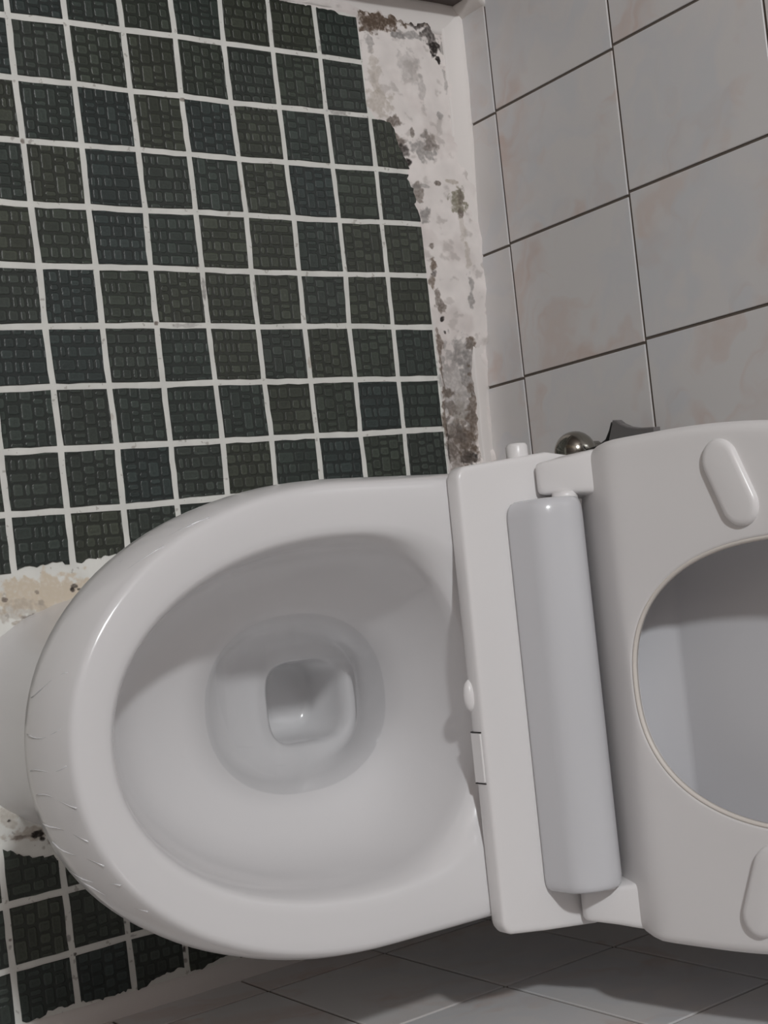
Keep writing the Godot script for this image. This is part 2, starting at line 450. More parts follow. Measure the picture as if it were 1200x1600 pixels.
# x, z, half-length along z, half-length along x, colour, strength
var STAINS := [
	-0.7576,-0.4671,0.0293,0.0097,0,0.90,
	-0.7617,-0.5159,0.0385,0.0049,0,0.60,
	-0.7477,-0.4514,0.0135,0.0080,0,0.80,
	-0.7605,-0.5255,0.0142,0.0066,1,0.60,
	-0.7489,-0.5416,0.0102,0.0132,1,0.60,
	-0.7326,-0.5480,0.0072,0.0099,1,0.90,
	-0.7167,-0.5505,0.0041,0.0049,1,1.00,
	-0.7404,-0.4931,0.0089,0.0049,2,0.80,
	-0.7437,-0.5131,0.0161,0.0049,2,0.60,
	-0.7351,-0.5615,0.0041,0.0100,2,0.60,
	-0.7294,-0.4487,0.0048,0.0112,2,0.50,
	-0.6906,-0.4522,0.0077,0.0199,3,0.40,
	-0.6554,-0.4516,0.0173,0.0158,3,0.45,
	-0.6320,-0.4698,0.0097,0.0064,6,0.70,
	-0.6065,-0.4744,0.0078,0.0111,6,0.70,
	-0.5991,-0.4810,0.0049,0.0095,1,0.60,
	-0.5853,-0.4856,0.0049,0.0040,1,0.90,
	-0.6201,-0.5154,0.0070,0.0048,2,0.60,
	-0.6014,-0.5105,0.0180,0.0113,2,0.60,
	-0.6199,-0.4939,0.0029,0.0064,6,0.60,
	-0.6464,-0.5424,0.0041,0.0041,2,0.60,
	-0.6125,-0.5201,0.0100,0.0113,6,0.45,
	-0.7040,-0.5021,0.0139,0.0178,2,0.25,
	-0.6778,-0.5185,0.0050,0.0179,2,0.30,
	-0.6900,-0.5584,0.0031,0.0132,2,0.40,
	-0.5609,-0.5238,0.0060,0.0024,6,0.80,
	-0.5637,-0.5443,0.0102,0.0024,3,0.60,
	-0.5488,-0.4944,0.0069,0.0111,6,0.60,
	-0.5216,-0.5019,0.0049,0.0111,2,0.70,
	-0.5554,-0.4984,0.0138,0.0024,2,0.50,
	-0.5402,-0.5536,0.0113,0.0146,5,0.75,
	-0.5258,-0.5564,0.0041,0.0065,6,0.70,
	-0.5460,-0.5576,0.0041,0.0081,6,0.50,
	-0.4822,-0.5035,0.0030,0.0040,6,0.70,
	-0.4585,-0.5037,0.0039,0.0071,0,0.70,
	-0.4388,-0.4996,0.0049,0.0063,0,0.60,
	-0.4483,-0.5021,0.0039,0.0047,1,0.50,
	-0.4216,-0.5057,0.0049,0.0095,6,0.60,
	-0.4074,-0.5094,0.0079,0.0079,6,0.70,
	-0.3933,-0.5111,0.0035,0.0028,1,0.90,
	-0.3775,-0.5125,0.0025,0.0020,1,0.80,
	-0.4399,-0.5577,0.0041,0.0096,2,0.60,
	-0.4174,-0.5561,0.0041,0.0112,2,0.60,
	-0.4720,-0.5578,0.0041,0.0161,3,0.40,
	-0.5040,-0.5549,0.0041,0.0162,3,0.30,
	-0.3564,-0.5012,0.0059,0.0195,0,0.60,
	-0.3212,-0.5015,0.0049,0.0171,0,0.65,
	-0.3639,-0.5524,0.0061,0.0072,0,0.70,
	-0.3440,-0.5512,0.0122,0.0159,2,0.60,
	-0.3561,-0.5350,0.0141,0.0111,2,0.45,
	-0.3201,-0.5504,0.0112,0.0198,2,0.65,
	-0.3037,-0.5106,0.0089,0.0055,0,0.85,
	-0.2855,-0.5156,0.0079,0.0078,0,0.60,
	-0.2743,-0.4999,0.0039,0.0077,1,0.60,
	-0.2573,-0.4972,0.0029,0.0108,1,0.70,
	-0.2522,-0.5063,0.0099,0.0046,1,0.80,
	-0.2350,-0.5074,0.0118,0.0108,6,0.65,
	-0.2415,-0.5345,0.0121,0.0203,0,0.75,
	-0.2300,-0.4987,0.0059,0.0108,1,0.65,
	-0.2241,-0.5347,0.0121,0.0078,1,0.75,
	-0.2812,-0.5269,0.0100,0.0172,3,0.60,
	-0.2726,-0.5457,0.0081,0.0173,6,0.50,
	-0.2595,-0.5194,0.0080,0.0078,3,0.50,
	-0.2559,-0.5298,0.0060,0.0094,1,0.50,
	-0.2898,-0.5034,0.0039,0.0062,6,0.60,
	-0.3087,-0.5283,0.0303,0.0470,2,0.45,
	-0.2422,-0.5205,0.0280,0.0295,6,0.55,
	-0.2667,-0.4967,0.0059,0.0309,0,0.60,
	-0.2804,-0.5490,0.0081,0.0393,0,0.50,
	-0.1211,0.0359,0.0527,0.0161,4,0.95,
	-0.1119,0.0106,0.0334,0.0125,4,0.80,
	-0.1056,0.0635,0.0254,0.0086,3,0.40,
	-0.1234,-0.0008,0.0027,0.0016,1,0.60,
	-0.1197,-0.0051,0.0020,0.0013,1,0.70,
	-0.1198,0.0016,0.0020,0.0019,1,0.80,
	-0.1197,-0.0105,0.0027,0.0013,6,0.70,
	-0.1215,-0.0175,0.0017,0.0019,1,0.70,
	-0.1157,-0.0182,0.0020,0.0019,1,0.70,
	-0.1175,0.0698,0.0031,0.0024,6,0.70,
	-0.1104,0.0359,0.0032,0.0031,3,0.80,
	-0.1213,0.0372,0.0019,0.0019,6,0.50,
	-0.0990,0.0450,0.0090,0.0018,6,0.50,
	-0.0944,0.0585,0.0101,0.0018,3,0.60,
	-0.0937,0.0326,0.0065,0.0012,6,0.45,
	0.1057,0.0692,0.0213,0.0060,3,0.60,
	0.1076,0.0657,0.0056,0.0030,1,0.95,
	0.1123,0.0611,0.0025,0.0024,1,0.80,
	0.1166,0.0526,0.0051,0.0036,0,0.60,
	0.0859,0.0909,0.0061,0.0118,3,0.50,
	0.0896,0.0907,0.0015,0.0012,1,0.70,
	0.1078,0.0822,0.0099,0.0018,6,0.50,
	0.1133,0.0477,0.0038,0.0060,3,0.50,
	-0.7136,-0.3823,0.0046,0.0093,2,0.50,
	-0.6381,-0.3910,0.0128,0.0031,2,0.45,
	-0.4222,-0.1873,0.0023,0.0098,2,0.60,
	-0.4232,-0.2513,0.0025,0.0115,2,0.50,
	-0.4332,-0.2124,0.0064,0.0021,2,0.40,
	-0.3851,-0.1593,0.0138,0.0021,2,0.35,
	-0.3872,-0.1258,0.0022,0.0020,6,0.70,
	-0.6328,-0.1881,0.0031,0.0022,6,0.60,
	-0.5727,-0.0016,0.0020,0.0020,6,0.70,
	-0.3435,-0.3112,0.0026,0.0058,3,0.50,
	-0.5418,-0.2481,0.0025,0.0044,3,0.50,
	-0.2922,-0.0630,0.0018,0.0046,3,0.40,
	-0.6174,-0.0575,0.0014,0.0027,2,0.40,
	-0.5892,-0.1221,0.0015,0.0014,0,0.70,
	0.2017,-0.0142,0.0017,0.0012,1,0.70,
	0.2118,-0.0143,0.0013,0.0012,1,0.50,
	0.2289,0.0401,0.0014,0.0012,1,0.80,
	0.2124,0.0446,0.0019,0.0024,2,0.60,
	0.2065,0.1024,0.0018,0.0023,2,0.50,
	0.1997,0.1010,0.0012,0.0012,6,0.60,
	0.2269,-0.0220,0.0034,0.0012,2,0.50,
	0.2545,-0.0743,0.0021,0.0031,1,0.70,
	0.2753,-0.1391,0.0044,0.0032,1,0.80,
	0.2725,-0.1334,0.0022,0.0025,1,0.70,
	0.2652,-0.0736,0.0021,0.0019,6,0.50]

func floor_height(x: float, z: float) -> float:
	var e := edge_z(x)
	var m := smoothstep(0.0, 0.012, e - z)
	var h := 0.0
	if m > 0.0:
		# the bare strip behind the tiles: lumpy mortar, thinner towards the toilet where it is broken out
		var broken := smoothstep(-0.46, -0.26, x)
		h += m * (0.004 - 0.020 * broken)
		h += m * fine.get_noise_2d(x * 16.0, z * 16.0) * lerpf(0.0035, 0.008, broken)
		h += m * fine.get_noise_2d(x * 60.0 + 7.0, z * 60.0) * lerpf(0.0012, 0.004, broken)
	# smeared cement round the foot of the toilet
	var fx := (x - 0.006) / 0.150
	var fz := (z + 0.07) / 0.215
	var q := sqrt(fx * fx + fz * fz)
	var ring := smoothstep(1.08, 0.86, q)
	h += ring * (0.004 + fine.get_noise_2d(x * 30.0, z * 30.0) * 0.004)
	return h

func floor_tiles():
	var fl := Node3D.new()
	fl.name = "floor"
	add_child(fl)
	structure(fl)
	obj("slab", box_mesh(Vector3(-2.5, -0.2, -0.8), Vector3(0.55, -0.05, 1.9)), M.grout, fl)
	obj("screed", box_mesh(Vector3(WALL_L - 0.01, -0.06, 0.40), Vector3(WALL_R + 0.02, 0.0, 1.76)), M.grout, fl)
	obj("screed", box_mesh(Vector3(-2.4, -0.06, -0.70), Vector3(-0.88, 0.0, 1.76)), M.grey_floor, fl)
	# --- the bed of grout and mortar with its stains, one millimetre to a pixel
	var x0 := -0.80
	var z0 := -0.64
	var w := 1120
	var hh := 1040
	var cols := [Color(0.36, 0.30, 0.25), Color(0.15, 0.13, 0.12), Color(0.56, 0.545, 0.535), Color(0.69, 0.65, 0.60), Color(0.85, 0.80, 0.725), Color(0.50, 0.48, 0.41), Color(0.42, 0.38, 0.35)]
	var d := PackedByteArray()
	d.resize(w * hh * 3)
	var acc := PackedFloat32Array()
	acc.resize(w * hh * 3)
	for y in hh:
		var z := z0 + y * 0.001
		for x in w:
			var xx := x0 + x * 0.001
			var e := edge_z(xx)
			var n1 := fine.get_noise_2d(xx * 22.0, z * 22.0)
			var c := Color(0.915, 0.915, 0.892)
			var g := 1.0 + 0.05 * n1
			if z < e + 0.002:
				c = Color(0.945, 0.92, 0.905)
				var pat := smoothstep(0.05, 0.45, fine.get_noise_2d(xx * 11.0 + 30.0, z * 11.0))
				c = c.lerp(Color(0.86, 0.825, 0.81), pat * 0.55)
				var pat2 := smoothstep(0.25, 0.5, fine.get_noise_2d(xx * 34.0 + 80.0, z * 26.0))
				c = c.lerp(Color(0.70, 0.67, 0.65), pat2 * 0.45)
			elif fine.get_noise_2d(xx * 70.0, z * 70.0 + 20.0) > 0.52:
				c = c.lerp(Color(0.60, 0.58, 0.55), 0.5)
			var o := (y * w + x) * 3
			acc[o] = c.r * g
			acc[o + 1] = c.g * g
			acc[o + 2] = c.b * g
	for i in range(0, STAINS.size(), 6):
		var cx: float = STAINS[i]
		var cz: float = STAINS[i + 1]
		var rz: float = STAINS[i + 2]
		var rx: float = STAINS[i + 3]
		var sc: Color = cols[int(STAINS[i + 4])]
		for y in range(maxi(0, int((cz - rz * 1.9 - z0) * 1000)), mini(hh, int((cz + rz * 1.9 - z0) * 1000) + 1)):
			for x in range(maxi(0, int((cx - rx * 1.9 - x0) * 1000)), mini(w, int((cx + rx * 1.9 - x0) * 1000) + 1)):
				var xx := x0 + x * 0.001
				var z := z0 + y * 0.001
				var q := Vector2((xx - cx) / rx, (z - cz) / rz).length()
				q += fine.get_noise_2d(xx * 75.0 + i, z * 75.0) * 0.95
				var a: float = smoothstep(1.22, 0.80, q) * STAINS[i + 5] * (1.0 + 0.5 * fine.get_noise_2d(xx * 190.0, z * 190.0))
				if a > 0.0:
					a = minf(a, 1.0)
					var o := (y * w + x) * 3
					acc[o] = lerpf(acc[o], sc.r, a)
					acc[o + 1] = lerpf(acc[o + 1], sc.g, a)
					acc[o + 2] = lerpf(acc[o + 2], sc.b, a)
	for i in acc.size():
		d[i] = int(clampf(acc[i] * 255.0, 0, 255))
	var bed_m := plain(Color(1, 1, 1), 0.85)
	bed_m.albedo_texture = img_tex(w, hh, d)
	var st := SurfaceTool.new()
	st.begin(Mesh.PRIMITIVE_TRIANGLES)
	var nx := 224
	var nz := 208
	for j in nz + 1:
		for i in nx + 1:
			var x := x0 + 1.12 * i / nx
			var z := z0 + 1.04 * j / nz
			st.set_uv(Vector2(float(i) / nx, float(j) / nz))
			st.add_vertex(Vector3(x, floor_height(x, z), z))
	for j in nz:
		for i in nx:
			var a := j * (nx + 1) + i
			for k in [a, a + 1, a + nx + 1, a + 1, a + nx + 2, a + nx + 1]:
				st.add_index(k)
	st.generate_normals()
	obj("grout_bed", st.commit(), bed_m, fl)
	# --- tiles
	var field := ragged(pts(EDGE), 0.0030, 0.003, 0.0)
	var left := PackedVector2Array([Vector2(-0.766, 0.30), Vector2(-0.766, -0.29)])
	var poly := PackedVector2Array()
	poly.append_array(left)
	poly.append_array(field)
	poly.append_array(PackedVector2Array([Vector2(0.0, -0.49), Vector2(0.0, 0.30)]))
	var foot := PackedVector2Array()
	foot.append_array(ragged(pts(FOOT_L), 0.0030, 0.003, 3.0))
	foot.append_array(PackedVector2Array([Vector2(-0.150, -0.46), Vector2(0.14, -0.46)]))
	var fr := ragged(pts(FOOT_R), 0.0030, 0.003, 9.0)
	fr.reverse()
	foot.append_array(fr)
	for j in 12:
		for i in 12:
			var q := PackedVector2Array()
			for c in [[0, 0], [1, 0], [1, 1], [0, 1]]:
				var o: int = (i + c[0]) * 2
				q.append(Vector2(GRID[j + c[1]][o], GRID[j + c[1]][o + 1]))
			mosaic(q, poly, foot, fl)
	var rpoly := PackedVector2Array([Vector2(0.05, 0.30)])
	rpoly.append_array(ragged(pts(EDGE_R), 0.0030, 0.003, 5.0))
	rpoly.append_array(PackedVector2Array([Vector2(0.22, -0.24), Vector2(0.05, -0.24)]))
	for j in 4:
		for i in 8:
			var xa := 0.1085 + 0.0594 * (j - 0)
			var za := 0.2205 - 0.0590 * i
			mosaic(PackedVector2Array([Vector2(xa, za), Vector2(xa, za - 0.0590), Vector2(xa + 0.0594, za - 0.0590), Vector2(xa + 0.0594, za)]), rpoly, foot, fl)

# one glazed mosaic tile: wavering edges, clipped where cement covers it
func mosaic(q: PackedVector2Array, field: PackedVector2Array, foot: PackedVector2Array, parent):
	var p := inset(q, 0.0034)
	var o := PackedVector2Array()
	for i in 4:
		for k in 4:
			var v := p[i].lerp(p[(i + 1) % 4], k / 4.0)
			o.append(v + Vector2(noise.get_noise_2d(v.x * 60.0, v.y * 60.0), noise.get_noise_2d(v.x * 60.0 + 33.0, v.y * 60.0)) * 0.0011)
	var variant := rng.randi() % 16
	var turn := rng.randi() % 4
	var m: Material = M.green[rng.randi() % M.green.size()]
	var tilt := Vector2(rng.randf_range(-1, 1), rng.randf_range(-1, 1)) * 0.006
	for a in Geometry2D.intersect_polygons(o, field):
		for b in Geometry2D.clip_polygons(a, foot):
			if b.size() < 3 or absf(area(b)) < 0.00006:
				continue
			var c := mid2(q)
			var tri := Geometry2D.triangulate_polygon(b)
			if tri.is_empty():
				continue
			var inn := inset(b, 0.0005)
			var t := PackedVector3Array()
			var uv := PackedVector2Array()
			for k in tri:
				put(t, uv, inn[k], 0.0016, c, tilt, variant, turn)
			var n: int = b.size()
			for k in n:
				var l := (k + 1) % n
				for e in [[k, 0], [l, 0], [l, 1], [k, 0], [l, 1], [k, 1]]:
					put(t, uv, inn[e[0]] if e[1] == 0 else b[e[0]], 0.0016 if e[1] == 0 else 0.0011, c, tilt, variant, turn)
				for e in [[k, 0], [l, 0], [l, 1], [k, 0], [l, 1], [k, 1]]:
					put(t, uv, b[e[0]], 0.0011 if e[1] == 0 else -0.004, c, tilt, variant, turn)
			obj("tile", tile_mesh(t, uv), m, parent)

func put(t: PackedVector3Array, uv: PackedVector2Array, v: Vector2, y: float, c: Vector2, tilt: Vector2, variant: int, turn: int):
	var dd := v - c
	t.append(Vector3(v.x, y + dd.dot(tilt), v.y))
	var u := dd / 0.066
	for k in turn:
		u = Vector2(-u.y, u.x)
	u = Vector2(clampf(u.x, -0.49, 0.49), clampf(u.y, -0.49, 0.49)) + Vector2(0.5, 0.5)
	uv.append((u + Vector2(variant % 4, variant / 4)) / 4.0)

# tops face up whatever the winding of the outline was
func tile_mesh(t: PackedVector3Array, uv: PackedVector2Array) -> ArrayMesh:
	var st := SurfaceTool.new()
	st.begin(Mesh.PRIMITIVE_TRIANGLES)
	st.set_smooth_group(-1)
	for i in range(0, t.size(), 3):
		var n := (t[i + 2] - t[i]).cross(t[i + 1] - t[i])
		var order := [0, 1, 2] if n.y >= -1e-12 else [0, 2, 1]
		for k in order:
			st.set_uv(uv[i + k])
			st.add_vertex(t[i + k])
	st.generate_normals()
	st.generate_tangents()
	return st.commit()

func area(p: PackedVector2Array) -> float:
	var s := 0.0
	for i in p.size():
		s += p[i].cross(p[(i + 1) % p.size()])
	return s * 0.5

func mid2(p: PackedVector2Array) -> Vector2:
	var c := Vector2.ZERO
	for v in p:
		c += v
	return c / p.size()

# ------------------------------------------------------------------ wall tiles
func wall_tiles():
	# the wall behind the toilet is a little out of square
	var back := get_node("wall_back")
	var turn := Transform3D(Basis(Vector3.UP, -0.0279), Vector3(0, 0, -0.5709))
	var bed := solid(xform(loft_tris([flat_ring(PackedVector2Array([Vector2(-0.9, -0.06), Vector2(0.4, -0.06), Vector2(0.4, 0.0008), Vector2(-0.9, 0.0008)]), -0.06), flat_ring(PackedVector2Array([Vector2(-0.9, -0.06), Vector2(0.4, -0.06), Vector2(0.4, 0.0008), Vector2(-0.9, 0.0008)]), 2.3)]), turn), false)
	obj("joint_bed", bed, M.wall_grout, back)
	var ys := [-0.045, 0.0555, 0.2575, 0.4610, 0.6645, 0.868, 1.0715, 1.275]
	var xs := [-0.801, -0.637, -0.4725, -0.3095, -0.146, 0.018, 0.182, 0.33]
	for j in ys.size() - 1:
		for i in xs.size() - 1:
			var lean: float = -0.006 * (ys[j] / 0.2)
			wall_tile("tile", turn * Transform3D(Basis.IDENTITY, Vector3(lean * 0.6, 0, 0)), xs[i], xs[i + 1], ys[j], ys[j + 1], back)
	# side wall on the right of the toilet
	var right := get_node("wall_right")
	var rt := Transform3D(Basis(Vector3.UP, -PI / 2), Vector3(WALL_R, 0, 0))
	var yr := [-0.03, 0.0640, 0.2617, 0.4590, 0.6563, 0.8536]
	for j in yr.size() - 1:
		for i in 8:
			var a := -0.560 + 0.1425 * i + 0.0035
			wall_tile("tile", rt, a, a + 0.1425, yr[j], yr[j + 1], right)
	caulk()

# a glazed tile in the plane z = 0, facing +z, then carried to its wall
func wall_tile(called: String, x: Transform3D, a: float, b: float, y0: float, y1: float, parent):
	var g := 0.0016
	var p := PackedVector2Array([Vector2(a + g, y0 + g), Vector2(b - g, y0 + g), Vector2(b - g, y1 - g), Vector2(a + g, y1 - g)])
	var lvl := [[0.0, -0.006], [0.0, 0.0019], [0.0003, 0.0022], [0.0009, 0.0024]]
	var rings := []
	for l in lvl:
		var r := PackedVector3Array()
		for v in inset(p, l[0]):
			r.append(Vector3(v.x, v.y, l[1]))
		rings.append(r)
	var t := loft_tris(rings, false, true)
	var uv := PackedVector2Array()
	var off := Vector2(rng.randf() * 0.72, rng.randf() * 0.72)
	for v in t:
		uv.append(off + Vector2(v.x - a, y1 - v.y) * 1.25)
	var w := xform(t, x)
	var st := SurfaceTool.new()
	st.begin(Mesh.PRIMITIVE_TRIANGLES)
	st.set_smooth_group(-1)
	var face := x.basis * Vector3(0, 0, 1)
	var c := x * Vector3((a + b) * 0.5, (y0 + y1) * 0.5, -0.004)
	for i in range(0, w.size(), 3):
		var n := (w[i + 2] - w[i]).cross(w[i + 1] - w[i])
		var order := [0, 1, 2] if n.dot((w[i] + w[i + 1] + w[i + 2]) / 3.0 - c) >= 0.0 else [0, 2, 1]
		for k in order:
			st.set_uv(uv[i + k])
			st.add_vertex(w[i + k])
	st.generate_normals()
	obj(called, st.commit(), M.wall_tile, parent)

# strips of white filler in the corners between floor and walls
func caulk():
	var t1 := Node3D.new()
	t1.name = "trim_1"
	add_child(t1)
	structure(t1)
	var rings := []
	for i in 70:
		var x := lerpf(-0.79, 0.30, i / 69.0)
		var z := back_z(x) + 0.001
		var wob := noise.get_noise_2d(x * 14.0, 3.0) * 0.0025
		var low := lerpf(0.0, -0.026, smoothstep(-0.62, -0.20, x))
		var hi := lerpf(0.013, 0.006, smoothstep(-0.74, -0.5, x)) + low * 0.85 + wob * 0.6
		var out := lerpf(0.026, 0.020, smoothstep(-0.62, -0.25, x)) + wob
		var r := PackedVector3Array()
		r.append(Vector3(x, -0.05, z - 0.004))
		r.append(Vector3(x, hi, z - 0.004))
		for k in 7:
			var u := k / 6.0
			r.append(Vector3(x, low * 0.55 + 0.004 + (hi - low * 0.55 - 0.004) * pow(1.0 - u, 1.7), z + 0.003 + out * u))
		r.append(Vector3(x, -0.05, z + out + 0.004))
		rings.append(r)
	obj("filler", solid(loft_tris(rings)), M.caulk, t1)
	var t2 := Node3D.new()
	t2.name = "trim_2"
	add_child(t2)
	structure(t2)
	rings = []
	for i in 60:
		var z := lerpf(-0.60, 0.30, i / 59.0)
		var wob := noise.get_noise_2d(z * 14.0, 13.0) * 0.002
		var wide := lerpf(0.019, 0.032, smoothstep(-0.45, -0.58, z)) + wob
		var r := PackedVector3Array([Vector3(WALL_L - 0.004, -0.05, z), Vector3(WALL_L - 0.004, 0.014 + wob, z), Vector3(WALL_L + 0.003, 0.0125 + wob, z)])
		for k in 5:
			var u := (k + 1) / 5.0
			r.append(Vector3(WALL_L + 0.003 + wide * u, 0.003 + 0.0095 * pow(1.0 - u, 1.6), z))
		r.append(Vector3(WALL_L + 0.004 + wide, -0.05, z))
		rings.append(r)
	obj("filler", solid(loft_tris(rings)), M.caulk, t2)
	var t3 := Node3D.new()
	t3.name = "trim_3"
	add_child(t3)
	structure(t3)
	rings = []
	for i in 12:
		var y := lerpf(-0.02, 0.058, i / 11.0)
		var s := 0.016 + 0.003 * noise.get_noise_2d(y * 9.0, 40.0)
		var z := back_z(WALL_L)
		rings.append(PackedVector3Array([Vector3(WALL_L - 0.004, y, z - 0.004), Vector3(WALL_L + s, y, z - 0.004), Vector3(WALL_L + s, y, z + 0.002), Vector3(WALL_L + s * 0.5, y, z + s * 0.5), Vector3(WALL_L + 0.002, y, z + s), Vector3(WALL_L - 0.004, y, z + s)]))
	obj("filler", solid(loft_tris(rings)), M.caulk, t3)
	var t4 := Node3D.new()
	t4.name = "trim_4"
	add_child(t4)
	structure(t4)
	rings = []
	for i in 50:
		var z := lerpf(-0.57, 0.30, i / 49.0)
		var wob := noise.get_noise_2d(z * 18.0, 23.0) * 0.0016
		rings.append(PackedVector3Array([Vector3(WALL_R + 0.004, -0.05, z), Vector3(WALL_R + 0.004, 0.006 + wob, z), Vector3(WALL_R - 0.003, 0.0055 + wob, z), Vector3(WALL_R - 0.010, 0.0022, z), Vector3(WALL_R - 0.0225 + wob, 0.0012, z), Vector3(WALL_R - 0.024, -0.05, z)]))
	obj("filler", solid(loft_tris(rings)), M.caulk, t4)

# ------------------------------------------------------------------ toilet
const SEAT_LEAN := 0.1396   # raised seat leans back eight degrees

func toilet():
	var t = thing("toilet", "white ceramic toilet with a raised white plastic seat and lid", "toilet", Vector3(0.009, 0, -0.160), deg_to_rad(-1.7))
	# bowl: from the outlet up the inside, over the rim, down the outside to the foot
	var rings := []
	rings.append(egg(0.094, 0.0050, 0.004, 0.027, 0.032, 0.032, 3.0, 3.0))
	rings.append(egg(0.100, 0.0050, 0.004, 0.0345, 0.042, 0.042, 3.4, 3.4))
	rings.append(egg(0.160, 0.0045, 0.012, 0.0378, 0.0420, 0.0420, 3.6, 3.6))
	rings.append(egg(0.172, 0.0045, 0.012, 0.0390, 0.0430, 0.0430, 3.6, 3.6))
	rings.append(egg(0.177, 0.004, 0.013, 0.0425, 0.0475, 0.0465, 3.4, 3.4))
	rings.append(egg(0.1825, 0.003, 0.017, 0.0485, 0.0570, 0.0540, 3.1, 3.1))
	rings.append(egg(0.195, 0.001, 0.036, 0.0590, 0.0740, 0.0670, 2.7, 2.7))
	rings.append(egg(0.218, 0.0, 0.054, 0.0685, 0.0850, 0.0800, 2.4, 2.4))
	rings.append(egg(0.250, -0.0015, 0.068, 0.0780, 0.0925, 0.0925, 2.2, 2.3))
	rings.append(egg(0.266, -0.001, 0.0755, 0.0895, 0.117, 0.0985, 2.15, 2.3))
	rings.append(egg(0.284, 0.0, 0.083, 0.1045, 0.149, 0.1065, 2.1, 2.3))
	rings.append(egg(0.310, 0.0, 0.090, 0.1190, 0.177, 0.1140, 2.1, 2.3))
	rings.append(egg(0.338, 0.0, 0.095, 0.1270, 0.191, 0.1190, 2.1, 2.3))
	rings.append(egg(0.365, 0.0, 0.098, 0.1315, 0.199, 0.1200, 2.1, 2.4))
	rings.append(egg(0.380, 0.0, 0.099, 0.1325, 0.2025, 0.120, 2.1, 2.4))
	rings.append(rim_ring(0.3885, 0.1350, 0.2055, 0.121, 0.006))
	rings.append(rim_ring(0.3945, 0.1370, 0.2085, 0.123, 0.009))
	rings.append(rim_ring(0.3980, 0.1390, 0.2110, 0.130, 0.007))
	rings.append(rim_ring(0.3998, 0.1420, 0.2140, 0.145, 0.003))
	rings.append(rim_ring(0.4005, 0.1470, 0.2190, 0.158, 0.0))
	rings.append(egg(0.4012, 0.0, 0.093, 0.1620, 0.2330, 0.30, 2.1, 5.0))
	rings.append(egg(0.4009, 0.0, 0.090, 0.1740, 0.2450, 0.465, 2.1, 7.0))
	rings.append(egg(0.4000, 0.0, 0.090, 0.1768, 0.2482, 0.468, 2.1, 7.0))
	rings.append(egg(0.3983, 0.0, 0.090, 0.1786, 0.2502, 0.469, 2.1, 7.0))
	rings.append(egg(0.3955, 0.0, 0.090, 0.1802, 0.2518, 0.470, 2.1, 7.0))
	rings.append(egg(0.3900, 0.0, 0.090, 0.1820, 0.2538, 0.471, 2.1, 7.0))
	rings.append(egg(0.3780, 0.0, 0.090, 0.1850, 0.2580, 0.472, 2.1, 7.0))
	rings.append(egg(0.3600, 0.0, 0.090, 0.1862, 0.2620, 0.472, 2.1, 7.0))
	rings.append(egg(0.3450, 0.0, 0.090, 0.1850, 0.2625, 0.470, 2.1, 7.0))
	rings.append(egg(0.3340, 0.0, 0.090, 0.1800, 0.2575, 0.466, 2.1, 7.0))
	rings.append(egg(0.3260, 0.0, 0.090, 0.1730, 0.2480, 0.460, 2.1, 6.0))
	rings.append(egg(0.3000, 0.0, 0.090, 0.1560, 0.2230, 0.440, 2.1, 5.0))
	rings.append(egg(0.2300, 0.0, 0.090, 0.1310, 0.1900, 0.420, 2.2, 4.0))
	rings.append(egg(0.1300, 0.0, 0.090, 0.1150, 0.1760, 0.410, 2.3, 4.0))
	rings.append(egg(0.0500, 0.0, 0.090, 0.1140, 0.1800, 0.410, 2.4, 4.0))
	rings.append(egg(0.0220, 0.0, 0.090, 0.1170, 0.1860, 0.415, 2.4, 4.0))
	rings.append(egg(0.0000, 0.0, 0.090, 0.1210, 0.1930, 0.420, 2.4, 4.0))
	rings.append(egg(-0.004, 0.0, 0.090, 0.1210, 0.1930, 0.420, 2.4, 4.0))
	obj("bowl", solid(loft_tris(rings)), M.ceramic, t)
	# creases of a clear film left on the outside of the rim
	for s in [[0.02, 0.05, 0.394, 0.352], [-0.09, -0.07, 0.390, 0.350], [0.16, 0.12, 0.396, 0.356], [0.30, 0.22, 0.394, 0.350], [0.42, 0.30, 0.395, 0.352], [0.52, 0.44, 0.396, 0.350], [0.66, 0.48, 0.394, 0.356], [-0.30, -0.22, 0.388, 0.352], [-0.86, -0.60, 0.396, 0.374], [-1.00, -0.78, 0.394, 0.370], [-1.06, -0.92, 0.397, 0.386]]:
		var path := PackedVector3Array()
		for k in 9:
			var u := k / 8.0
			var a: float = lerpf(s[0], s[1], u) + 0.012 * sin(u * 5.0 + s[0] * 9.0)
			var y: float = lerpf(s[2], s[3], u)
			var w := clampf((0.3955 - y) / 0.035, 0.0, 1.0)
			var q := Vector2(lerpf(0.1803, 0.1864, w), lerpf(0.2519, 0.2622, w))
			path.append(Vector3(q.x * signf(sin(a)) * pow(absf(sin(a)), 2.0 / 2.1), y, 0.090 + q.y * pow(absf(cos(a)), 2.0 / 2.1)))
		obj("film_crease", solid(tube(path, 0.0008, 6, 0.5)), M.film, t)
	# cistern behind the lid
	var tank := obj("cistern", solid(slab(rounded(-0.160, 0.160, -0.385, -0.215, 0.03), 0.400, 0.70, 0.008)), M.ceramic, t)
	obj("cistern_lid", solid(slab(rounded(-0.166, 0.166, -0.390, -0.210, 0.03), 0.7005, 0.732, 0.008)), M.ceramic, tank)
	obj("inlet_pipe", solid(tube(PackedVector3Array([Vector3(-0.150, 0.36, -0.300), Vector3(-0.180, 0.365, -0.300), Vector3(-0.191, 0.39, -0.296), Vector3(-0.192, 0.43, -0.293), Vector3(-0.194, 0.50, -0.293), Vector3(-0.197, 0.58, -0.293), Vector3(-0.190, 0.625, -0.293), Vector3(-0.150, 0.635, -0.293)]), 0.015, 16)), M.dark_metal, t)
	hinge_base(t)
	seat(t)
	lid(t)

